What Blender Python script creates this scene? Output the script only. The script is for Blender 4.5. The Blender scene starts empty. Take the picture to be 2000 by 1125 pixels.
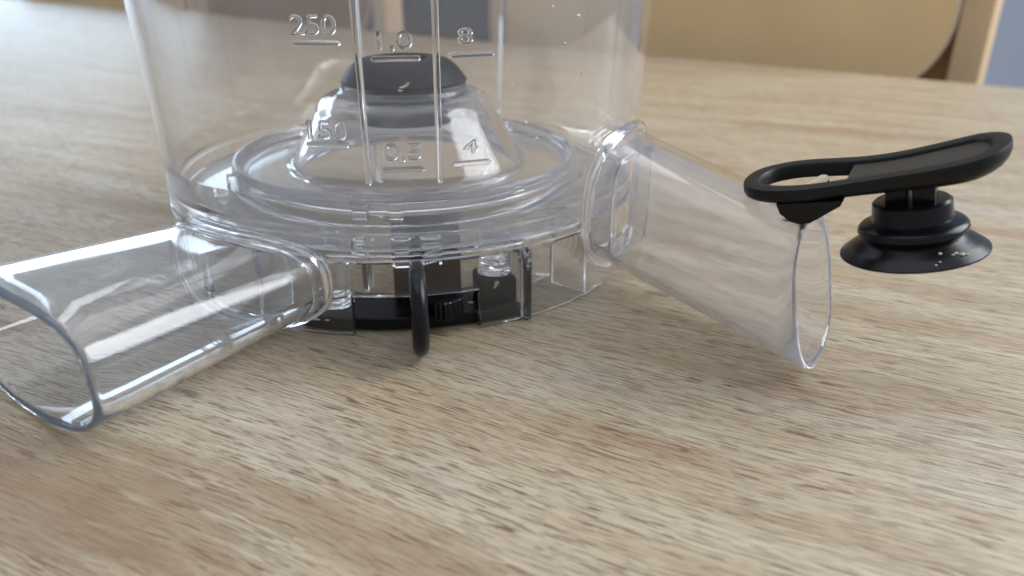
import bpy, bmesh, math, random
from math import sin, cos, pi, radians, sqrt, atan2
from mathutils import Vector, Matrix, noise
random.seed(7)
S = 0.01                      # everything below is authored in centimetres, table top at z = 0
scene = bpy.context.scene

# ------------------------------------------------------------------ camera
cam = bpy.data.cameras.new('camera'); camo = bpy.data.objects.new('camera', cam)
scene.collection.objects.link(camo); scene.camera = camo
camo.location = (0, 0, 7.64*S); camo.rotation_euler = (radians(66.0), 0, 0)
cam.lens = 27.0; cam.sensor_width = 36.0
cam.clip_start = 0.005; cam.clip_end = 60
cam.dof.use_dof = True; cam.dof.focus_distance = 0.148; cam.dof.aperture_fstop = 16.0

# ------------------------------------------------------------------ room light
world = bpy.data.worlds.new('World'); scene.world = world; world.use_nodes = True
bg = world.node_tree.nodes['Background']
bg.inputs[0].default_value = (0.75, 0.86, 1.0, 1); bg.inputs[1].default_value = 0.38

def window_light(name, loc, target, sx, sy, power, col):
    l = bpy.data.lights.new(name, 'AREA'); l.shape = 'RECTANGLE'; l.size = sx; l.size_y = sy
    l.energy = power; l.color = col
    o = bpy.data.objects.new(name, l); scene.collection.objects.link(o)
    o.location = loc
    o.rotation_euler = (Vector(target) - Vector(loc)).to_track_quat('-Z', 'Y').to_euler()
    return o
window_light('window_light', (0.98, 0.27, 0.66), (0, 0.2, 0), 0.78, 0.85, 13.5, (0.91, 0.955, 1.0))
window_light('overhead_fill', (-0.3, 0.5, 1.75), (-0.1, 0.25, 0), 2.0, 2.0, 11, (0.97, 0.98, 1.0))  # added soft fill overhead, in place of light bounced from the ceiling
window_light('window_light', (-1.42, 2.30, 0.36), (0, 0.3, 0.05), 1.35, 0.48, 10.0, (0.64, 0.82, 1.0))

scene.view_settings.view_transform = 'Standard'; scene.view_settings.look = 'None'
scene.view_settings.exposure = 0.26; scene.view_settings.gamma = 1.0
scene.cycles.use_denoising = True
scene.cycles.max_bounces = 32; scene.cycles.transmission_bounces = 32
scene.cycles.transparent_max_bounces = 32; scene.cycles.glossy_bounces = 12; scene.cycles.diffuse_bounces = 4
scene.cycles.caustics_refractive = True; scene.cycles.caustics_reflective = True
scene.cycles.blur_glossy = 0.3
scene.cycles.sample_clamp_indirect = 25.0

# ------------------------------------------------------------------ materials
def new_mat(name):
    m = bpy.data.materials.new(name); m.use_nodes = True
    nt = m.node_tree; nt.nodes.clear()
    out = nt.nodes.new('ShaderNodeOutputMaterial')
    return m, nt, out
def N(nt, t, **kw):
    n = nt.nodes.new(t)
    for k, v in kw.items():
        if hasattr(n, k) and not k.startswith('i_'): setattr(n, k, v)
    return n
def principled(name, col, rough=.4, spec=.5, noise_amt=.0, noise_scale=300, bump=0.0, coat=0):
    m, nt, out = new_mat(name)
    b = N(nt, 'ShaderNodeBsdfPrincipled')
    b.inputs['Base Color'].default_value = (*col, 1); b.inputs['Roughness'].default_value = rough
    b.inputs['Specular IOR Level'].default_value = spec
    b.inputs['Coat Weight'].default_value = coat
    nt.links.new(b.outputs[0], out.inputs[0])
    tc = N(nt, 'ShaderNodeTexCoord'); nz = N(nt, 'ShaderNodeTexNoise'); nz.inputs['Scale'].default_value = noise_scale
    nz.inputs['Detail'].default_value = 5
    nt.links.new(tc.outputs['Object'], nz.inputs['Vector'])
    if noise_amt:
        mx = N(nt, 'ShaderNodeMix', data_type='RGBA')
        mx.inputs[6].default_value = tuple(c*(1-noise_amt) for c in col) + (1,)
        mx.inputs[7].default_value = tuple(min(1, c*(1+noise_amt)) for c in col) + (1,)
        nt.links.new(nz.outputs['Fac'], mx.inputs[0]); nt.links.new(mx.outputs[2], b.inputs['Base Color'])
    if bump:
        bp = N(nt, 'ShaderNodeBump'); bp.inputs['Strength'].default_value = bump; bp.inputs['Distance'].default_value = 0.0004
        nt.links.new(nz.outputs['Fac'], bp.inputs['Height']); nt.links.new(bp.outputs[0], b.inputs['Normal'])
    return m
def clear_plastic(name, haze, rough, tint=(0.997, 0.997, 1.0), haze_col=(.86, .87, .92), wob=0.0, ior=1.5):
    """transparent moulded plastic: dielectric plus a little scratched-surface haze that varies over it"""
    m, nt, out = new_mat(name)
    g = N(nt, 'ShaderNodeBsdfGlass'); g.inputs['Color'].default_value = (*tint, 1)
    g.inputs['Roughness'].default_value = rough; g.inputs['IOR'].default_value = ior
    d = N(nt, 'ShaderNodeBsdfDiffuse'); d.inputs['Color'].default_value = (*haze_col, 1)
    t = N(nt, 'ShaderNodeBsdfTranslucent'); t.inputs['Color'].default_value = (*haze_col, 1)
    dm = N(nt, 'ShaderNodeMixShader'); dm.inputs[0].default_value = .5
    nt.links.new(d.outputs[0], dm.inputs[1]); nt.links.new(t.outputs[0], dm.inputs[2])
    tc = N(nt, 'ShaderNodeTexCoord')
    nz = N(nt, 'ShaderNodeTexNoise'); nz.inputs['Scale'].default_value = 38; nz.inputs['Detail'].default_value = 6
    nz.inputs['Roughness'].default_value = .6
    mr = N(nt, 'ShaderNodeMapRange'); mr.inputs[1].default_value = .3; mr.inputs[2].default_value = .75
    mr.inputs[3].default_value = haze*.35; mr.inputs[4].default_value = haze*1.75
    nt.links.new(tc.outputs['Object'], nz.inputs['Vector']); nt.links.new(nz.outputs['Fac'], mr.inputs[0])
    mx = N(nt, 'ShaderNodeMixShader')
    nt.links.new(mr.outputs[0], mx.inputs[0]); nt.links.new(g.outputs[0], mx.inputs[1]); nt.links.new(dm.outputs[0], mx.inputs[2])
    if wob:
        n2 = N(nt, 'ShaderNodeTexNoise'); n2.inputs['Scale'].default_value = 45; n2.inputs['Detail'].default_value = 1
        nt.links.new(tc.outputs['Object'], n2.inputs['Vector'])
        bp = N(nt, 'ShaderNodeBump'); bp.inputs['Strength'].default_value = wob; bp.inputs['Distance'].default_value = 0.001
        nt.links.new(n2.outputs['Fac'], bp.inputs['Height']); nt.links.new(bp.outputs[0], g.inputs['Normal'])
    nt.links.new(mx.outputs[0], out.inputs[0])
    return m
M_WALL = clear_plastic('hazy_clear_plastic', .040, .007, wob=.05, haze_col=(.84, .86, .95))
M_CLEAR = clear_plastic('clear_plastic', .018, .006, wob=.04)
M_MILKY = clear_plastic('scuffed_clear_plastic', .16, .06, wob=.04)
M_CONE = clear_plastic('cone_plastic', .09, .01, wob=.03, haze_col=(.74, .80, .92))
M_SPOUT = clear_plastic('spout_plastic', .035, .006, wob=.035, haze_col=(.70, .80, .92))
M_DUCT = clear_plastic('dull_clear_plastic', .085, .02, haze_col=(.80, .79, .83), wob=.03)
M_BLACK = principled('black_plastic', (.006, .006, .008), .27, .30, .3, 900, .06)
M_RUBBER = principled('black_rubber', (.006, .010, .018), .5, .22, .35, 300, .02)
M_SATIN = principled('satin_black_plastic', (.008, .007, .0065), .45, .32, .2, 1500, .10)
M_PLATE = principled('matte_dark_plastic', (.045, .036, .026), .55, .4, .25, 1500, .15)  # brown warmth reflected from the chairs is put into this colour
M_CRUMB = principled('dried_pulp', (.62, .55, .40), .7, .4, .3, 900)
M_PLY = principled('plywood', (.88, .635, .345), .5, .4, .12, 14)
M_POST = principled('light_wood', (.60, .42, .25), .5, .4, .12, 20)
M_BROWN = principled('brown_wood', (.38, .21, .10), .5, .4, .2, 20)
M_EDGE = principled('pale_edge', (.78, .70, .56), .45, .4, .05, 40)
M_CAB = principled('dark_grey_lacquer', (.062, .052, .044), .6, .4, .1, 10)
M_PAINT = principled('wall_paint', (.72, .75, .86), .8, .3, .03, 6)
M_FLOOR = principled('floor_finish', (.30, .27, .24), .6, .3, .1, 5)

def wood():
    m, nt, out = new_mat('oak_laminate')
    L = nt.links.new
    b = N(nt, 'ShaderNodeBsdfPrincipled')
    tc = N(nt, 'ShaderNodeTexCoord')
    rot = N(nt, 'ShaderNodeMapping'); rot.inputs['Rotation'].default_value = (0, 0, radians(27))
    L(tc.outputs['Object'], rot.inputs['Vector'])
    # slight waviness of the grain
    wn = N(nt, 'ShaderNodeTexNoise'); wn.inputs['Scale'].default_value = 7; wn.inputs['Detail'].default_value = 2
    L(rot.outputs[0], wn.inputs['Vector'])
    wv = N(nt, 'ShaderNodeVectorMath', operation='MULTIPLY_ADD')
    wv.inputs[1].default_value = (0, .012, 0); L(wn.outputs['Color'], wv.inputs[0]); L(rot.outputs[0], wv.inputs[2])
    def stretched(sx, sy, detail=3, rough=.55, off=0, dist=0.0):
        mp = N(nt, 'ShaderNodeMapping'); mp.inputs['Scale'].default_value = (sx, sy, 1); mp.inputs['Location'].default_value = (off, off*1.7, off*.3)
        L(wv.outputs[0], mp.inputs['Vector'])
        n = N(nt, 'ShaderNodeTexNoise'); n.inputs['Scale'].default_value = 1; n.inputs['Detail'].default_value = detail
        n.inputs['Roughness'].default_value = rough; n.inputs['Distortion'].default_value = dist
        L(mp.outputs[0], n.inputs['Vector'])
        return n.outputs['Fac']
    def ramp(fac, lo, hi, a=0.0, c=1.0):
        r = N(nt, 'ShaderNodeMapRange', interpolation_type='SMOOTHSTEP')
        r.inputs[1].default_value = lo; r.inputs[2].default_value = hi; r.inputs[3].default_value = a; r.inputs[4].default_value = c
        L(fac, r.inputs[0]); return r.outputs[0]
    def mul(a, c):
        q = N(nt, 'ShaderNodeMath', operation='MULTIPLY')
        for i, x in enumerate((a, c)):
            if isinstance(x, (int, float)): q.inputs[i].default_value = x
            else: L(x, q.inputs[i])
        return q.outputs[0]
    def mix(fac, ca, cb):
        q = N(nt, 'ShaderNodeMix', data_type='RGBA')
        if isinstance(fac, (int, float)): q.inputs[0].default_value = fac
        else: L(fac, q.inputs[0])
        for i, x in ((6, ca), (7, cb)):
            if isinstance(x, tuple): q.inputs[i].default_value = (*x, 1)
            else: L(x, q.inputs[i])
        return q.outputs[2]
    bands = ramp(stretched(7, 80, 4), .33, .68)
    col = mix(bands, (.455, .36, .232), (.56, .482, .345))
    patch = ramp(stretched(18, 60, 4, .6, 3.1), .46, .68)
    col = mix(mul(patch, .55), col, (.55, .51, .425))
    tan = ramp(stretched(14, 110, 4, .6, 9.4), .47, .72)
    col = mix(mul(tan, .60), col, (.37, .225, .125))
    patch_n = stretched(45, 420, 5, .65, 17.3)
    lines = ramp(stretched(16, 1900, 3, .65, 7.7), .42, .60)
    col = mix(mul(lines, .27), col, (.24, .155, .085))
    fibre = ramp(stretched(80, 3600, 4, .7, 1.3), .40, .60)
    col = mix(mul(fibre, .32), col, (.23, .15, .085))
    fib2 = ramp(stretched(60, 4400, 3, .65, 5.2), .50, .62)
    col = mix(mul(fib2, .13), col, (.72, .64, .50))
    cluster = ramp(stretched(30, 190, 2, .5, 6.6), .34, .62, .45, 1)
    pores = ramp(stretched(165, 2900, 1.0, .4, 2.2), .607, .638)
    col = mix(mul(mul(pores, cluster), .88), col, (.125, .055, .026))
    pores2 = ramp(stretched(230, 4600, 1, .4, 4.7), .60, .635)
    col = mix(mul(pores2, .66), col, (.145, .08, .042))
    streak = ramp(stretched(6, 230, 3, .6, 12.5), .65, .74)
    col = mix(mul(streak, .55), col, (.20, .14, .09))
    for (kx, ky, rx, ry, amt) in FIGURE_SHADE:
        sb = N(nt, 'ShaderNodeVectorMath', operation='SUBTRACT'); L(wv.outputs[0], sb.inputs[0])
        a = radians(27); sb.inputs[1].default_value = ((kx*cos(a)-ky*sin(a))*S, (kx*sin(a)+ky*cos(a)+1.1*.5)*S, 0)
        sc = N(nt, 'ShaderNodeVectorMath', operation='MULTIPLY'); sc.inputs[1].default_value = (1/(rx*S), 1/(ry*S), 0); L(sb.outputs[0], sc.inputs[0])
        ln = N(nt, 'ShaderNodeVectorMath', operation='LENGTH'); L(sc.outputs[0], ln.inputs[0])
        ad = N(nt, 'ShaderNodeMath', operation='MULTIPLY_ADD'); L(patch_n, ad.inputs[0]); ad.inputs[1].default_value = 1.8; ad.inputs[2].default_value = -.9
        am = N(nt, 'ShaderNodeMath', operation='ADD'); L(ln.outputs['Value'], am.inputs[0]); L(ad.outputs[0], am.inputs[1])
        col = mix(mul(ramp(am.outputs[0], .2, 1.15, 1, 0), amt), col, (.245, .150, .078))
    # two small knots, where the decor print has them
    for (kx, ky, rx, ry) in KNOTS:
        sb = N(nt, 'ShaderNodeVectorMath', operation='SUBTRACT'); L(rot.outputs[0], sb.inputs[0])
        a = radians(27); sb.inputs[1].default_value = ((kx*cos(a)-ky*sin(a))*S, (kx*sin(a)+ky*cos(a))*S, 0)
        sc = N(nt, 'ShaderNodeVectorMath', operation='MULTIPLY'); sc.inputs[1].default_value = (1/(rx*S), 1/(ry*S), 0); L(sb.outputs[0], sc.inputs[0])
        ds = N(nt, 'ShaderNodeVectorMath', operation='ADD'); L(sc.outputs[0], ds.inputs[0])
        kn = N(nt, 'ShaderNodeTexNoise'); kn.inputs['Scale'].default_value = 260; kn.inputs['Detail'].default_value = 3; L(rot.outputs[0], kn.inputs['Vector'])
        ko = N(nt, 'ShaderNodeVectorMath', operation='MULTIPLY_ADD'); ko.inputs[1].default_value = (1.3, 1.3, 0); ko.inputs[2].default_value = (-.65, -.65, 0)
        L(kn.outputs['Color'], ko.inputs[0]); L(ko.outputs[0], ds.inputs[1])
        ln = N(nt, 'ShaderNodeVectorMath', operation='LENGTH'); L(ds.outputs[0], ln.inputs[0])
        col = mix(mul(ramp(ln.outputs['Value'], .35, 1.1, 1, 0), .72), col, (.13, .09, .065))
    L(col, b.inputs['Base Color'])
    rg = ramp(fibre, 0, 1, .37, .49); L(rg, b.inputs['Roughness'])
    b.inputs['Specular IOR Level'].default_value = .5
    bp = N(nt, 'ShaderNodeBump'); bp.inputs['Strength'].default_value = .22; bp.inputs['Distance'].default_value = .0003
    inv = N(nt, 'ShaderNodeMath', operation='ADD'); L(fibre, inv.inputs[0]); L(pores, inv.inputs[1])
    neg = mul(inv.outputs[0], -1.0); L(neg, bp.inputs['Height']); L(bp.outputs[0], b.inputs['Normal'])
    L(b.outputs[0], out.inputs[0])
    return m
KNOTS = [(3.565, 16.78, .40, .17), (-5.985, 12.32, .45, .12)]
FIGURE_SHADE = [(-7.0, 9.4, 4.6, 2.1, .72), (-1.5, 8.2, 3.4, .8, .40), (-13, 24, 6, 1.1, .5), (5.5, 17.5, 5.5, .5, .35), (16, 34, 9, 1.0, .45), (7.5, 12.4, 2.4, .45, .35), (-21, 38, 9, 1.4, .4)]   # browner wood figure; the first patch paints in the lower-left shade
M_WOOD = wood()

# ------------------------------------------------------------------ mesh helpers
def mk(name, V, F, mat, parent=None, smooth=26, recalc=True):
    me = bpy.data.meshes.new(name)
    me.from_pydata([(v[0]*S, v[1]*S, v[2]*S) for v in V], [], F)
    if recalc:
        bm = bmesh.new(); bm.from_mesh(me); bmesh.ops.recalc_face_normals(bm, faces=bm.faces); bm.to_mesh(me); bm.free()
    me.materials.append(mat)
    if smooth:
        me.shade_smooth(); me.set_sharp_from_angle(angle=radians(smooth))
    o = bpy.data.objects.new(name, me); scene.collection.objects.link(o)
    if parent: o.parent = parent
    return o
def thing(name, label, cat, group=None, loc=(0, 0, 0)):
    o = bpy.data.objects.new(name, None); scene.collection.objects.link(o)
    o.empty_display_size = .02
    o['label'] = label; o['category'] = cat
    if group: o['group'] = group
    return o
def revolve(prof, n=144, c=(0, 0), closed=True, a0=0, a1=2*pi):
    """revolve (r, z) points; closed = the profile is a loop; otherwise its ends lie on the axis"""
    dense = []                      # extra loops near the ends of long runs keep their shading normals straight
    for k, p in enumerate(prof):
        dense.append(p)
        if k == len(prof)-1 and not closed: break
        q = prof[(k+1) % len(prof)]; d = math.hypot(q[0]-p[0], q[1]-p[1])
        if d > .16:
            e = min(.04, d*.2)/d
            for t in ([e, 1-e] if d < 1 else [e, .12, .5, .88, 1-e]): dense.append((p[0]+(q[0]-p[0])*t, p[1]+(q[1]-p[1])*t))
    prof = dense
    V, F = [], []; m = len(prof)
    if closed:
        for i in range(n):
            a = 2*pi*i/n
            V += [(c[0]+r*cos(a), c[1]+r*sin(a), z) for r, z in prof]
        for i in range(n):
            j = (i+1) % n
            for k in range(m):
                l = (k+1) % m
                F.append((i*m+k, j*m+k, j*m+l, i*m+l))
    else:
        inner = prof[1:-1]; q = len(inner)
        for i in range(n):
            a = 2*pi*i/n
            V += [(c[0]+r*cos(a), c[1]+r*sin(a), z) for r, z in inner]
        t0 = len(V); V.append((c[0], c[1], prof[0][1])); V.append((c[0], c[1], prof[-1][1]))
        for i in range(n):
            j = (i+1) % n
            for k in range(q-1): F.append((i*q+k, j*q+k, j*q+k+1, i*q+k+1))
            F.append((t0, j*q, i*q)); F.append((t0+1, i*q+q-1, j*q+q-1))
    return V, F
def loft(rings, wrap=False, caps=True):
    V, F = [], []; m = len(rings[0])
    for r in rings: V += list(r)
    k = len(rings)
    for i in range(k if wrap else k-1):
        j = (i+1) % k
        for a in range(m):
            b = (a+1) % m
            F.append((i*m+a, i*m+b, j*m+b, j*m+a))
    if caps and not wrap:
        F.append(tuple(range(m))[::-1]); F.append(tuple((k-1)*m+a for a in range(m)))
    return V, F
def join(*vf):
    V, F = [], []
    for v, f in vf:
        o = len(V); V += list(v); F += [tuple(i+o for i in x) for x in f]
    return V, F
def place(vf, M):
    return [tuple(M @ Vector(v)) for v in vf[0]], vf[1]
def rbox(x0, x1, y0, y1, z0, z1, r=.03):
    """box with chamfered edges"""
    bm = bmesh.new(); bmesh.ops.create_cube(bm, size=1)
    for v in bm.verts:
        v.co = ((x0+x1)/2+v.co.x*(x1-x0), (y0+y1)/2+v.co.y*(y1-y0), (z0+z1)/2+v.co.z*(z1-z0))
    if r: bmesh.ops.bevel(bm, geom=bm.edges[:], offset=r, segments=2, profile=.5, affect='EDGES')
    bm.verts.index_update()
    V = [tuple(v.co) for v in bm.verts]; F = [tuple(v.index for v in f.verts) for f in bm.faces]
    bm.free(); return V, F
def fillet(prof, i_r):
    """replace the corners of a closed (r, z) loop listed in {index: radius} by short arcs"""
    out = []; n = len(prof)
    for i, p in enumerate(prof):
        r = i_r.get(i, 0)
        if not r: out.append(p); continue
        p = Vector(p); a = Vector(prof[i-1])-p; b = Vector(prof[(i+1) % n])-p
        r = min(r, a.length*.45, b.length*.45)
        pa, pb = p+a.normalized()*r, p+b.normalized()*r
        for k in range(5):
            t = k/4; out.append(tuple((1-t)**2*pa+2*t*(1-t)*p+t*t*pb))
    return out
def sup(n_pts, nt_, nb):
    """unit superellipse, exponent nt_ above and nb below"""
    out = []
    for k in range(n_pts):
        a = 2*pi*k/n_pts; c, s = cos(a), sin(a); e = nt_ if s >= 0 else nb
        out.append((math.copysign(abs(c)**(2/e), c), math.copysign(abs(s)**(2/e), s)))
    return out

AX, AY = -2.825, 20.57         # axis of the jar
def jar_r(z): return 5.965+.047*z
def cyl(phi, z, r): a = radians(phi); return (AX+r*cos(a), AY+r*sin(a), z)
def arc_band(phis, r_in, r_out, zb, zt):
    """curved wall along phis; zb / zt may be functions of phi; radii may be too"""
    f = lambda q, p: q(p) if callable(q) else q
    rings = []
    for p in phis:
        ri, ro, b, t = f(r_in, p), f(r_out, p), f(zb, p), f(zt, p)
        e = .025
        rings.append([cyl(p, b, ri+e), cyl(p, b, ro-e), cyl(p, b+e, ro), cyl(p, t-e, ro), cyl(p, t, ro-e), cyl(p, t, ri+e), cyl(p, t-e, ri), cyl(p, b+e, ri)])
    return rings
def span(a, b, st=2.0):
    n = max(2, int(abs(b-a)/st)+1); return [a+(b-a)*i/(n-1) for i in range(n)]

# ================================================================== ROOM
EX, EY = Vector((.797, -.604, 0)), Vector((.604, .797, 0))      # along / across the far table edge
EO = Vector((10.58, 60.96, 0))
def edge_pt(s, n, z): p = EO+EX*s+EY*n; return (p.x, p.y, z)
def edge_box(s0, s1, n0, n1, z0, z1, r=.2):
    V, F = rbox(s0, s1, n0, n1, z0, z1, r)
    return [edge_pt(*v) for v in V], F
table = thing('dining_table', 'long light oak grained table top carrying the clear plastic jar', 'table')
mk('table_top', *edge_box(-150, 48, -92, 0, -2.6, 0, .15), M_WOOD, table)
for s in (-143, 41):
    for n in (-85, -7): mk('leg', *edge_box(s-3, s+3, n-3, n+3, -74, -2.605, .4), M_POST, table)
fl = mk('floor', *rbox(-400, 400, -300, 420, -76, -74.01, 0), M_FLOOR, None, 0); fl['kind'] = 'structure'
wl = mk('wall', *edge_box(-420, 300, 205, 215, -74, 190, 0), M_PAINT, None, 0)
wl['label'] = 'plain pale lavender grey wall far behind the chairs'; wl['category'] = 'wall'

def chair(s0, s1, label, off=6.0, top=20, ply=True):
    c = thing('wooden_chair', label, 'chair', 'wooden chairs along the far table edge')
    pw = 2.0
    mk('post', *edge_box(s0, s0+pw, off, off+3, -74, top, .3), M_POST, c)
    mk('post', *edge_box(s1-pw, s1, off, off+3, -74, top, .3), M_POST, c)
    mk('front_leg', *edge_box(s0, s0+3, off-40, off-37, -74, -31, .3), M_POST, c)
    mk('front_leg', *edge_box(s1-3, s1, off-40, off-37, -74, -31, .3), M_POST, c)
    mk('seat', *edge_box(s0, s1, off-41, off-.05, -30.95, -28, .8), M_PLY, c)
    mk('gap_shade_board', *edge_box(s0+pw+.02, s1-pw-.02, off+2.0, off+2.9, -14, top-1, .2), M_BROWN, c)  # brown board added for the shadow in the gap beside the panel
    # bowed front panel with round lower corners
    a, b, z0, z1, R = s0+pw+.05, s1-pw-.05, -2.9, top+2, 6.5
    outl = [(b-R+R*sin(t), z0+R-R*cos(t)) for t in [pi/2*k/10 for k in range(11)]] + [(b, z1), (a, z1)] + [(a+.6-.6*cos(t), z0+.6-.6*sin(t)) for t in [pi/2*k/4 for k in range(5)]]
    pn = [[edge_pt(x, off+n, z) for x, z in outl] for n in (.3, 1.5)]
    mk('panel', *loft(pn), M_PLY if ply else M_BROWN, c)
    # pale strip round the panel, painting in its edge highlight
    rim = []
    for (x, z) in outl:
        rim.append((x, z))
    o2 = []
    cx, cz = (a+b)/2, (z0+z1)/2
    rr = [[edge_pt(x+(-.04 if x > cx else .04), off+.12, z+.06), edge_pt(x+(-.22 if x > cx else .22), off+.12, z+.06),
           edge_pt(x+(-.22 if x > cx else .22), off+.29, z+.06), edge_pt(x+(-.04 if x > cx else .04), off+.29, z+.06)] for x, z in rim]
    mk('edge_highlight', *loft(rr, wrap=False), M_EDGE, c)
    return c
chair(-20, 21.5, 'tan chair back with pale right post beside the lavender wall')
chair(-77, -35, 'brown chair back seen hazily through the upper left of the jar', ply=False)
chair(-122.5, -80, 'tan chair back at the far corner, just outside the jar wall', top=4)
cab = thing('dark_cabinet', 'dark grey cabinet far back, seen through the jar in the gap between two chairs', 'cabinet')
mk('carcass', *rbox(-50, 8, 140, 175, -74, 60, .5), M_CAB, cab)
mk('door', *rbox(-49.5, -21.2, 138, 139.95, -70, 59, .4), M_CAB, cab)
mk('door', *rbox(-20.8, 7.5, 138, 139.95, -70, 59, .4), M_CAB, cab)

# ================================================================== JAR
jar = thing('juicer_jar', 'clear plastic juicer jar with embossed scale, open round spout and black seal inside', 'juicer jar')
# --- wall
top = 13.0; th = .20
prof = [(jar_r(top), top), (jar_r(2.5), 2.5), (jar_r(2.42)+.02, 2.42), (jar_r(2.36)+.02, 2.34), (6.065, 2.28), (6.06, 2.0), (6.115, 1.95), (6.115, 1.79), (6.02, 1.72),
        (5.80, 1.72), (5.78, 2.2), (jar_r(3)-th, 3.0), (jar_r(top)-th, top)]
prof = fillet(prof, {0: .06, 1: .1, 2: .06, 3: .06, 4: .05, 5: .05, 6: .05, 7: .05, 9: .05, 10: .3, 12: .06})
mk('jar_wall', *revolve(prof, 176, (AX, AY)), M_WALL, jar, 40)
# --- floor with ring lip
fprof = [(5.76, 1.80), (5.76, 2.0), (4.74, 1.98), (4.60, 2.10), (4.55, 2.62), (4.50, 2.70), (4.40, 2.70), (4.36, 2.62), (4.33, 2.46), (4.2, 2.38), (3.20, 2.38), (3.20, 2.2), (4.25, 2.2), (4.36, 2.1), (4.40, 1.78)]
fprof = fillet(fprof, {2: .1, 3: .12, 4: .05, 5: .05, 6: .05, 7: .05, 8: .08, 9: .08, 12: .1, 13: .1})
mk('floor_ring', *revolve(fprof, 144, (AX, AY)), M_MILKY, jar, 40)
for ph in (-95.6, -86.2, 52, 140, 215):
    mk('ring_tab', *loft(arc_band(span(ph-1.9, ph+1.9, 1.0), 4.575, 4.80, 2.14, 2.66)), M_CLEAR, jar)
# --- cone
cprof = [(3.18, 2.2), (3.18, 2.42), (3.10, 2.46), (3.02, 2.58), (2.36, 3.74), (2.24, 3.98), (2.02, 4.15), (1.72, 4.20), (1.66, 4.34), (1.02, 4.36), (1.0, 4.16), (1.5, 4.06), (1.92, 3.96), (2.16, 3.66), (2.84, 2.46), (2.92, 2.3), (2.98, 2.2)]
cprof = fillet(cprof, {2: .06, 3: .15, 4: .3, 5: .15, 6: .15, 7: .06, 8: .05, 12: .2, 13: .2, 14: .15})
mk('cone', *revolve(cprof, 144, (AX, AY)), M_CONE, jar, 40)
# drive hub under the cone
hp = [(0, 1.62), (.95, 1.62), (1.0, 1.66), (1.0, 1.92), (.93, 1.98), (.55, 1.98), (.5, 1.9), (0, 1.9)]
mk('drive_hub', *revolve(hp, 64, (AX+.75, AY-3.35), False), M_CLEAR, jar)
# --- rubber seal
seal = mk('seal', *revolve(fillet([(.72, 3.5), (1.18, 3.46), (1.22, 3.60), (.98, 3.78), (.97, 4.36), (1.02, 4.40), (1.60, 4.42), (1.65, 4.47), (1.57, 4.58), (1.36, 4.84), (1.14, 4.99), (.80, 5.05), (.62, 5.02), (.60, 3.6)], {1: .05, 2: .05, 6: .03, 7: .05, 8: .06, 9: .14, 10: .14, 11: .08}), 96, (AX, AY)), M_RUBBER, jar, 40)
seal['label'] = 'black rubber seal with sloping rim on top of the clear cone'
# --- skirt
nl, nr = -95.3, -69.0
phis = [p for p in span(-180, 180, 2.0)][:-1]
phis = sorted([p for p in phis if not (abs(p-nl) < .5 or abs(p-nr) < .5)] + [nl-.06, nl+.06, nr-.06, nr+.06])
zbot = lambda p: .92 if nl < p < nr else .0
mk('skirt', *loft(arc_band(phis, 5.83, 5.98, zbot, 1.69), wrap=True), M_CLEAR, jar, 30)
# thicker front plate with lock marks, rib at its right end
mk('front_plate', *loft(arc_band(span(-98.5, -60.5, 1.5), 6.13, 6.20, 1.80, 1.94)), M_CLEAR, jar)
def radial_plate(ph, r0, r1, z0, z1, w):
    V, F = rbox(r0, r1, -w/2, w/2, z0, z1, .025)
    a = radians(ph); return [(AX+x*cos(a)-y*sin(a), AY+x*sin(a)+y*cos(a), z) for x, y, z in V], F
for ph, r0, r1, z0, z1, w in ((-58.4, 5.2, 6.12, .03, 1.67, .14), (-39.2, 4.9, 5.815, .05, 1.67, .12), (-92.3, 5.25, 5.815, .95, 1.67, .11), (-118, 4.9, 5.815, .05, 1.67, .12),
                              (-20, 4.9, 5.815, .05, 1.67, .12), (20, 4.9, 5.815, .05, 1.67, .12), (65, 4.9, 5.815, .05, 1.67, .12), (110, 4.9, 5.815, .05, 1.67, .12), (160, 4.9, 5.815, .05, 1.67, .12)):
    mk('rib', *radial_plate(ph, r0, r1, z0, z1, w), M_CLEAR, jar)
mk('inner_web', *loft(arc_band(span(-50, -39.9, 1.5), 4.80, 4.89, .25, 1.66)), M_CLEAR, jar)
# screw bosses (clear, threaded)
def boss(x, y, z0, z1, r, nthr, thr_at):
    p = [(.0, z0), (r*.7, z0)]
    zz = z0
    for k in range(nthr):
        p += [(r, zz+.03), (r, zz+.075), (r*.82, zz+.10), (r*.82, zz+.13)]; zz += .135
    p += [(r*.86, zz+.05), (r*.95, z1), (0, z1)]
    return revolve(p, 40, (x, y), False)
mk('screw_boss', *boss(-3.93, 15.62, .335, 1.70, .40, 3, 0), M_CLEAR, jar, 50)
mk('screw_boss', *boss(-.42, 15.98, .96, 1.70, .37, 4, 0), M_CLEAR, jar, 50)
mk('stud', *revolve([(0, 2.0), (.2, 2.0), (.2, 2.16), (.14, 2.24), (0, 2.24)], 6, (AX-4.2, AY-2.9), False), M_CLEAR, jar)

# --- black base bracket and turning lever (under the jar)
mk('base_bar', *loft(arc_band(span(-107.6, -57.8, 1.2), lambda p: 4.35, lambda p: 5.74, .04, .32)), M_BLACK, jar, 30)
mk('boss_block', *place(rbox(-.42, .42, -.4, .4, .325, .95, .08), Matrix.Translation((-.42, 15.98, 0)) @ Matrix.Rotation(radians(17), 4, 'Z')), M_BLACK, jar)
mk('pivot_block', *place(rbox(-.76, .76, -.7, .6, .325, 1.66, .07), Matrix.Translation((-2.02, 16.75, 0)) @ Matrix.Rotation(radians(8), 4, 'Z')), M_BLACK, jar)
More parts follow.
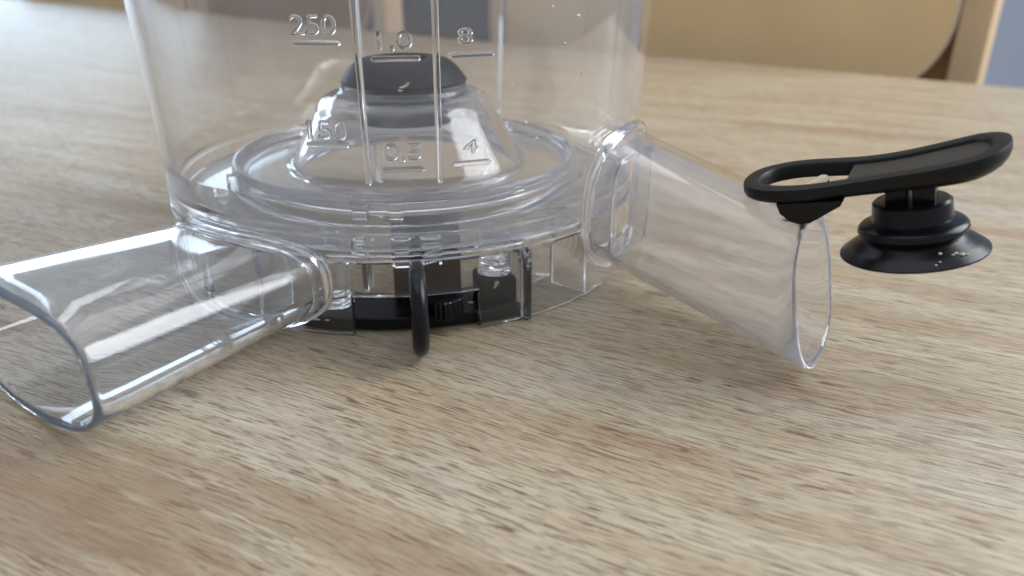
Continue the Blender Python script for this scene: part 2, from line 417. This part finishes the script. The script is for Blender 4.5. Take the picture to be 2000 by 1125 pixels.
# ribbed knob
kr = []
for z, sc in ((.335, .94), (.36, 1), (.72, 1), (.75, .93)):
    kr.append([(-1.48+(.40+.022*(k % 2))*sc*cos(2*pi*k/48), 15.08+(.40+.022*(k % 2))*sc*sin(2*pi*k/48), z) for k in range(48)])
mk('ribbed_knob', *loft(kr), M_BLACK, jar, 25)
# lever paddle: oval disc standing edge-on to the camera
PH = -81.8
sec = []
for w, sc in ((-.17, .78), (-.15, .89), (-.095, .97), (0, 1.0), (.095, .97), (.15, .89), (.17, .78)):
    ring = []
    for (x, z) in sup(56, 2.3, 2.2):
        rr, zz, ww = 6.66+x*1.0*sc, .96+z*.93*sc, w
        a = radians(PH); ring.append((AX+rr*cos(a)-ww*sin(a), AY+rr*sin(a)+ww*cos(a), zz))
    sec.append(ring)
mk('lever_handle', *loft(sec), M_BLACK, jar, 60)

# --- juice spout (towards the lower left)
U = Vector((-.57, -.822, 0)).normalized(); T_ = Vector((-U.y, U.x, 0))
NS = 96; shp = sup(NS, 3.5, 2.05)
def spout_pt(k, w, inset=0.0, r_end=10.67):
    x, y = shp[k]
    a = 2.15+(2.46-2.15)*w-inset; b = 1.0+(1.225-1.0)*w-inset
    s = .45+(.55-.45)*w+x*a; z = 1.12+(1.235-1.12)*w+y*b
    r0 = sqrt(max(0.1, 6.06**2-min(s*s, 30)))
    r = r0+(r_end-r0)*w
    p = Vector((AX, AY, 0))+U*r+T_*s
    return (p.x, p.y, z)
W = [0, .02, .06, .15, .3, .45, .6, .75, .88, .97]
TH = .14
rings = [[spout_pt(k, w) for k in range(NS)] for w in W]
rings += [[spout_pt(k, .990, .012) for k in range(NS)], [spout_pt(k, .998, .045) for k in range(NS)], [spout_pt(k, 1.0, .085) for k in range(NS)], [spout_pt(k, .998, TH-.04) for k in range(NS)], [spout_pt(k, .99, TH-.01) for k in range(NS)]]
rings += [[spout_pt(k, w, TH) for k in range(NS)] for w in W[::-1]]
mk('juice_spout', *loft(rings, wrap=True), M_SPOUT, jar, 50)
def collar(w0, w1, g0, g1):
    ws = [w0, w0+(w1-w0)*.25, w0+(w1-w0)*.75, w1]
    o = [[spout_pt(k, w, -g) for k in range(NS)] for w, g in zip(ws, (g0*.6, g1, g1, g0*.6))]
    i = [[spout_pt(k, w, -.012) for k in range(NS)] for w in ws[::-1]]
    return loft(o+i, wrap=True)
mk('spout_collar', *collar(.004, .035, .05, .13), M_CLEAR, jar, 50)
mk('spout_collar', *collar(.075, .10, .02, .055), M_CLEAR, jar, 50)
mk('spout_baffle', *place(rbox(-.10, .10, -.08, .08, .4, 1.9, .03), Matrix.Translation((-7.05, 16.2, 0)) @ Matrix.Rotation(radians(-20), 4, 'Z')), M_CLEAR, jar)

# --- pulp duct (to the right) with oblique open end
C_ = Vector((5.70, 13.14, 1.72)); tt = Vector((.53, .848, 0)); up = Vector((-.32, 0, 1.47))
ND = 88; dsh = sup(ND, 2.7, 2.5)
def duct_pt(x, y, w):
    ph = -30+13.2*x; z0 = 2.30+1.50*y; p0 = Vector(cyl(ph, z0, 6.07+.047*z0))
    p1 = C_+tt*(1.5*x)+up*y
    e = w
    return tuple(p0.lerp(p1, e))
DW = [0, .03, .1, .2, .35, .5, .65, .8, .92, .985]
rings = [[duct_pt(x, y, w) for x, y in dsh] for w in DW]
rings += [[duct_pt(x*.985, y*.985, .997) for x, y in dsh], [duct_pt(x*.955, y*.955, 1.0) for x, y in dsh], [duct_pt(x*.925, y*.925, .997) for x, y in dsh]]
rings += [[duct_pt(x*.91, y*.91, w) for x, y in dsh] for w in DW[::-1]]
mk('pulp_duct', *loft(rings, wrap=True), M_DUCT, jar, 50)
def bead(f, n, rad, m=12):
    P = [Vector(f(k)) for k in range(n)]; rings = []
    ctr = sum(P, Vector())/n
    for k in range(n):
        d = (P[(k+1) % n]-P[k-1]).normalized(); o = (P[k]-ctr); o = (o-d*o.dot(d)).normalized(); b = d.cross(o)
        rings.append([tuple(P[k]+o*(rad*cos(2*pi*j/m))+b*(rad*sin(2*pi*j/m))) for j in range(m)])
    return loft(rings, wrap=True)
mk('duct_flange', *bead(lambda k: duct_pt(dsh[k][0]*1.08, dsh[k][1]*1.06, .022), ND, .13), M_CLEAR, jar, 60)
fs = sup(64, 7, 7)
fr = [[duct_pt(x*sx, y*sy, w) for x, y in fs] for w, sx, sy in ((.015, .80, .76), (.02, .83, .79), (.115, .83, .79), (.12, .80, .76), (.12, .76, .73), (.015, .76, .73))]
mk('outlet_frame', *loft(fr, wrap=True), M_DUCT, jar, 30)
# small catch tabs on the duct and the clear peg that carries the cap
def tube(pts, rad, m=16, taper=None):
    P = [Vector(p) for p in pts]; rings = []
    for i, p in enumerate(P):
        d = (P[min(i+1, len(P)-1)]-P[max(i-1, 0)]).normalized()
        a = d.cross(Vector((0.1, 1, 0.2))).normalized(); b = d.cross(a)
        r = rad if taper is None else taper[i]
        rings.append([tuple(p+a*(r*cos(2*pi*j/m))+b*(r*sin(2*pi*j/m))) for j in range(m)])
    return loft(rings)

mk('cap_peg', *tube([(5.18, 13.75, 3.12), (5.28, 13.7, 3.42), (5.46, 13.7, 3.55), (5.74, 13.7, 3.72), (5.80, 13.7, 3.755)], .11, 18, [.13, .115, .11, .11, .07]), M_CLEAR, jar, 60)
mk('catch_tab', *place(rbox(-.02, .38, -.04, .04, -.12, .12, .02), Matrix.Translation((5.72, 14.25, 2.44)) @ Matrix.Rotation(radians(-25), 4, 'Z')), M_DUCT, jar)
mk('catch_tab', *place(rbox(-.20, .20, -.05, .05, -.05, .05, .02), Matrix.Translation((5.05, 13.35, 3.06)) @ Matrix.Rotation(radians(55), 4, 'Z')), M_DUCT, jar)

# --- embossed scale on the front of the wall
def phi_of(x): return -90+math.degrees(math.asin((x-AX)/6.2))
def surf(x, z, off):
    return cyl(phi_of(x), z, jar_r(z)+off)
def raised_pill(x0, x1, z0, z1, h=.045):
    """raised rounded bar that follows the wall"""
    n = 40; pts = []
    R = min(x1-x0, z1-z0)/2
    for k in range(n):
        a = 2*pi*k/n; c, s_ = cos(a), sin(a)
        pts.append(((x1-R if c >= 0 else x0+R)+R*c, (z1-R if s_ >= 0 else z0+R)+R*s_))
    cx, cz = (x0+x1)/2, (z0+z1)/2
    def ring(off, sh):
        return [surf(x-math.copysign(min(sh, abs(x-cx)), x-cx), z-math.copysign(min(sh, abs(z-cz)), z-cz), off) for x, z in pts]
    return loft([ring(-.01, 0), ring(h*.55, 0), ring(h*.9, R*.22), ring(h, R*.5)])
def rib_strip(x, z0, z1, hw=.062, h=.055):
    zs = [z0, z0+.03, z0+.07]+[z0+.1+(z1-z0-.1)*k/24 for k in range(25)]
    rings = []
    for z in zs:
        f = min(1, .35+(z-z0)*9)
        rings.append([surf(x+hw*f*q, z, o) for q, o in ((-1, -.01), (-1, h*.45*f), (-.6, h*.9*f), (0, h*f), (.6, h*.9*f), (1, h*.45*f), (1, -.01))])
    return loft(rings)
for x in (-2.77, -1.39): mk('scale_rib', *rib_strip(x, 3.38, 12.4), M_CLEAR, jar, 60)
def emboss_text(txt, x0, x1, z0, z1, h=.06, lab=None):
    cu = bpy.data.curves.new('digits', 'FONT'); cu.body = txt; cu.extrude = .05; cu.bevel_depth = .035; cu.bevel_resolution = 2; cu.offset = -.012; cu.resolution_u = 6; cu.fill_mode = 'BOTH'
    tmp = bpy.data.objects.new('digits', cu); scene.collection.objects.link(tmp)
    bpy.context.view_layer.update()
    me = bpy.data.meshes.new_from_object(tmp.evaluated_get(bpy.context.evaluated_depsgraph_get()))
    bpy.data.objects.remove(tmp); bpy.data.curves.remove(cu)
    xs = [v.co.x for v in me.vertices]; ys = [v.co.y for v in me.vertices]; zs = [v.co.z for v in me.vertices]
    V = [(v.co.x, v.co.y, v.co.z) for v in me.vertices]; F = [tuple(p.vertices) for p in me.polygons]
    bpy.data.meshes.remove(me)
    mx, my = max(ys), min(ys)
    out = []
    base = 0.0
    topy = mx
    for x, y, z in V:
        u = x0+(x-min(xs))/(max(xs)-min(xs))*(x1-x0)
        w = z0+(y-base)/(topy-base)*(z1-z0)
        o = -.012+(z-min(zs))/(max(zs)-min(zs))*(h+.012)
        out.append(surf(u, w, o))
    m = mk('scale_number', out, F, M_CLEAR, jar, 40)
    bm = bmesh.new(); bm.from_mesh(m.data); bmesh.ops.remove_doubles(bm, verts=bm.verts, dist=1e-6); bmesh.ops.recalc_face_normals(bm, faces=bm.faces); bm.to_mesh(m.data); bm.free()
    m['label'] = 'embossed clear scale number ' + txt
for txt, x0, x1, z0, z1, b0, b1, bz in (('250', -3.93, -3.10, 6.20, 6.55, -3.93, -3.05, 6.06), ('1,0', -2.43, -1.80, 5.95, 6.27, -2.55, -1.67, 5.78), ('8', -1.02, -.74, 6.01, 6.30, -1.18, -.36, 5.82),
                              ('150', -3.86, -3.10, 4.30, 4.66, -3.92, -3.08, 4.19), ('0,5', -2.46, -1.73, 3.90, 4.22, -2.52, -1.68, 3.70), ('4', -.94, -.66, 3.97, 4.22, -1.15, -.40, 3.75)):
    emboss_text(txt, x0, x1, z0, z1)
    mk('scale_line', *raised_pill(b0, b1, bz-.055, bz+.055), M_CLEAR, jar, 60)
# lock marks on the shoulder band
def bar_on(p0, z0, p1, z1, w=.026, r0=6.04, r1=6.27):
    a = Vector((p0, z0)); b = Vector((p1, z1)); k = 6.1*pi/180
    d = Vector(((p1-p0)*k, z1-z0)).normalized(); n = Vector((-d.y/k, d.x))*w
    q = [a+n, b+n, b-n, a-n]
    return loft([[cyl(c.x, c.y, r) for c in q] for r in (r0, r1)])
def frame(p0, p1, z0, z1): return [bar_on(p0, z0, p0, z1), bar_on(p1, z0, p1, z1), bar_on(p0+.2, z0, p1-.2, z0), bar_on(p0+.2, z1, p1-.2, z1)]
mk('lock_mark', *join(*(frame(-80.6, -77.3, 2.10, 2.29)+[bar_on(-80.6, 1.72, -80.6, 2.08), bar_on(-77.3, 1.72, -77.3, 2.08)]+[bar_on(-80.4+.55*k, 1.74+.01*k, -79.6+.55*k, 1.98+.02*k, .012) for k in range(5)])), M_CLEAR, jar, 20)
mk('lock_mark', *join(*(frame(-85.9, -82.8, 1.72, 2.28)+[bar_on(-85.7, 2.02, -83.0, 2.02)])), M_CLEAR, jar, 20)
mk('lock_mark', *join(bar_on(-93.2, 1.98, -93.2, 2.28), bar_on(-93, 2.28, -91.2, 2.28), bar_on(-93, 2.13, -91.4, 2.13), bar_on(-93, 1.98, -91.2, 1.98), bar_on(-90.6, 2.0, -89.6, 2.28)), M_CLEAR, jar, 20)
# prism ribs added on the far wall to catch light as a streak
def far_prism(ph, hw, z0, z1):
    rings = []
    for k in range(16):
        z = z0+(z1-z0)*k/15; r = jar_r(z)-.195
        rings.append([cyl(ph+hw*q, z, r-o) for q, o in ((-1, -.01), (-1, .03), (-.3, .16), (.3, .16), (1, .03), (1, -.01))])
    return loft(rings)
for ph in (66, 112): mk('streak_prism', *far_prism(ph, 1.4, 2.6, 12.4), M_CLEAR, jar, 20)

# --- dried pulp flecks
def fleck(name, pos, size, parent, mat=M_CRUMB, flat=.45):
    bm = bmesh.new(); bmesh.ops.create_icosphere(bm, subdivisions=2, radius=1)
    sd = random.random()*50
    for v in bm.verts:
        k = 1+.9*noise.noise(v.co*1.7+Vector((sd, sd*.3, 0)))
        v.co = Vector((v.co.x*size*k*1.3, v.co.y*size*k, v.co.z*size*k*flat))
    bm.verts.index_update()
    V = [(v.co.x+pos[0], v.co.y+pos[1], v.co.z+pos[2]) for v in bm.verts]; F = [tuple(q.index for q in f.verts) for f in bm.faces]; bm.free()
    return mk(name, V, F, mat, parent, 60)
for ph, z, r, sz in ((-84, 4.52, 1.60, .06), (-81, 4.56, 1.57, .05), (-79, 4.60, 1.53, .045), (-86, 4.46, 1.65, .04)):
    fleck('pulp_fleck', cyl(ph, z, r), sz, jar)
for ph, z, r, sz in ((-106.5, .325, 5.55, .04), (-105.8, .325, 5.62, .035), (-104.4, .25, 5.745, .045), (-103.6, .25, 5.745, .035), (-101.6, .26, 5.745, .035), (-69, .33, 5.3, .04)):
    fleck('pulp_fleck', cyl(ph, z, r), sz, jar)
for x, y, z, sz in ((-.36, 15.57, .86, .035), (-.38, 15.57, .80, .03), (-.41, 15.57, .75, .025)):
    fleck('pulp_fleck', (x, y, z), sz, jar, flat=1)
for ph, z, sz in ((-60, 4.45, .035), (-57.5, 4.1, .03), (-52, 5.9, .025), (-49, 6.4, .03), (-55, 6.6, .02), (-63, 5.2, .015), (-47, 5.3, .02)):
    fleck('pulp_fleck', cyl(ph, z, jar_r(z)+.004), sz, jar, M_EDGE, flat=1)

# ================================================================== LEVER CAP
cap = thing('spout_cap', 'black lever cap with stepped round plug, its ring hooked over the spout end', 'spout cap')
CM = Matrix.Translation((5.28, 13.70, 3.84)) @ Matrix.Rotation(radians(-30), 4, 'Z') @ Matrix.Rotation(radians(-12), 4, 'Y') @ Matrix.Rotation(radians(3), 4, 'X')
ctrl = [(-1.0, 0), (-.93, .42), (-.70, .74), (-.30, .95), (.15, .99), (.6, .92), (1.1, .82), (1.6, .80), (2.2, .85), (2.7, .86), (2.98, .72), (3.19, .42), (3.26, 0)]
ctrl = ctrl + [(x, -y) for x, y in ctrl[-2:0:-1]]
def catmull(P, m):
    out = []; n = len(P)
    for i in range(n):
        p0, p1, p2, p3 = (Vector(P[(i+q) % n]) for q in (-1, 0, 1, 2))
        for k in range(m):
            t = k/m
            out.append(.5*((2*p1)+(-p0+p2)*t+(2*p0-5*p1+4*p2-p3)*t*t+(-p0+3*p1-3*p2+p3)*t**3))
    return out
outl = catmull(ctrl, 5)
def offset(P, d):
    n = len(P); out = []
    for i in range(n):
        t = (P[(i+1) % n]-P[i-1]).normalized(); out.append(P[i]+Vector((t.y, -t.x))*d)   # outline runs clockwise: inward
    return out
def lz(u): return .040*max(0, u-.2)**2
def lev(P, dz, bulge=0): return [(p.x, p.y, lz(p.x)+dz-bulge*max(0, min(1, (p.x-.7)/1.8))) for p in P]
area = sum(outl[i].x*outl[(i+1) % len(outl)].y-outl[(i+1) % len(outl)].x*outl[i].y for i in range(len(outl)))
sg = 1 if area < 0 else -1
def off(d): return offset(outl, sg*d)
rim = [lev(off(.05), 0), lev(off(.012), -.022), lev(outl, -.07), lev(off(.0), -.17), lev(off(.03), -.235, .02), lev(off(.09), -.275, .05), lev(off(.16), -.29, .08), lev(off(.27), -.29, .09), lev(off(.30), -.27, .06),
       lev(off(.30), -.05), lev(off(.275), -.012), lev(off(.25), 0)]
capbody = mk('lever', *place(loft(rim, wrap=True), CM), M_SATIN, cap, 45)
inn = [p for p in off(.295) if p.x > .80]
inn.sort(key=lambda p: atan2(p.y, p.x-1.9))
def plate(P, zt, zb, x_cut):
    return loft([lev(P, zt), lev(P, zb, .0)])
pl = mk('recessed_plate', *place(loft([lev(inn, -.075), lev(inn, -.26)]), CM), M_PLATE, cap, 30)
st = [(0, -.25), (.46, -.25), (.46, -.62), (.66, -.63), (.71, -.67), (.725, -.93), (.74, -.97), (.93, -1.04), (.985, -1.09), (1.0, -1.15), (.97, -1.21), (.90, -1.25), (.93, -1.28), (1.02, -1.33), (1.18, -1.42), (1.345, -1.535), (1.35, -1.56), (1.32, -1.575), (1.1, -1.50), (.6, -1.36), (0, -1.36)]
PMX = CM @ Matrix.Translation((1.80, 0, .05)) @ Matrix.Rotation(radians(-1), 4, 'X') @ Matrix.Diagonal((.885, .885, 1, 1))
mk('plug', *place(revolve(st[2:], 96, (0, 0), False) if False else revolve([(0, -.60)]+st[2:], 96, (0, 0), False), PMX), M_BLACK, cap, 38)
mk('stem', *place(rbox(-.44, -.06, -.36, .36, -.66, -.24, .05), PMX), M_BLACK, cap)
mk('stem', *place(rbox(.04, .44, -.40, .40, -.66, -.24, .05), PMX), M_BLACK, cap)
wv = [(-.25, -.27), (.85, -.27), (.80, -.36), (.30, -.64), (.12, -.66), (-.05, -.60), (-.20, -.45)]
mk('catch', *place(loft([[(u, w, z) for u, z in wv] for w in (-.95, -.92, -.58, -.55)]), CM), M_BLACK, cap, 30)
for a_, r_, z_, sz in ((-62, 1.12, -1.385, .03), (-66, 1.14, -1.39, .02), (-58, 1.17, -1.41, .04), (-53, 1.2, -1.43, .03), (-76, 1.05, -1.35, .03), (-80, 1.2, -1.44, .02), (-84, 1.25, -1.47, .02)):
    f = PMX @ Vector((r_*cos(radians(a_+31-15)), r_*sin(radians(a_+31-15)), z_))
    fleck('residue_fleck', tuple(f), sz, cap)
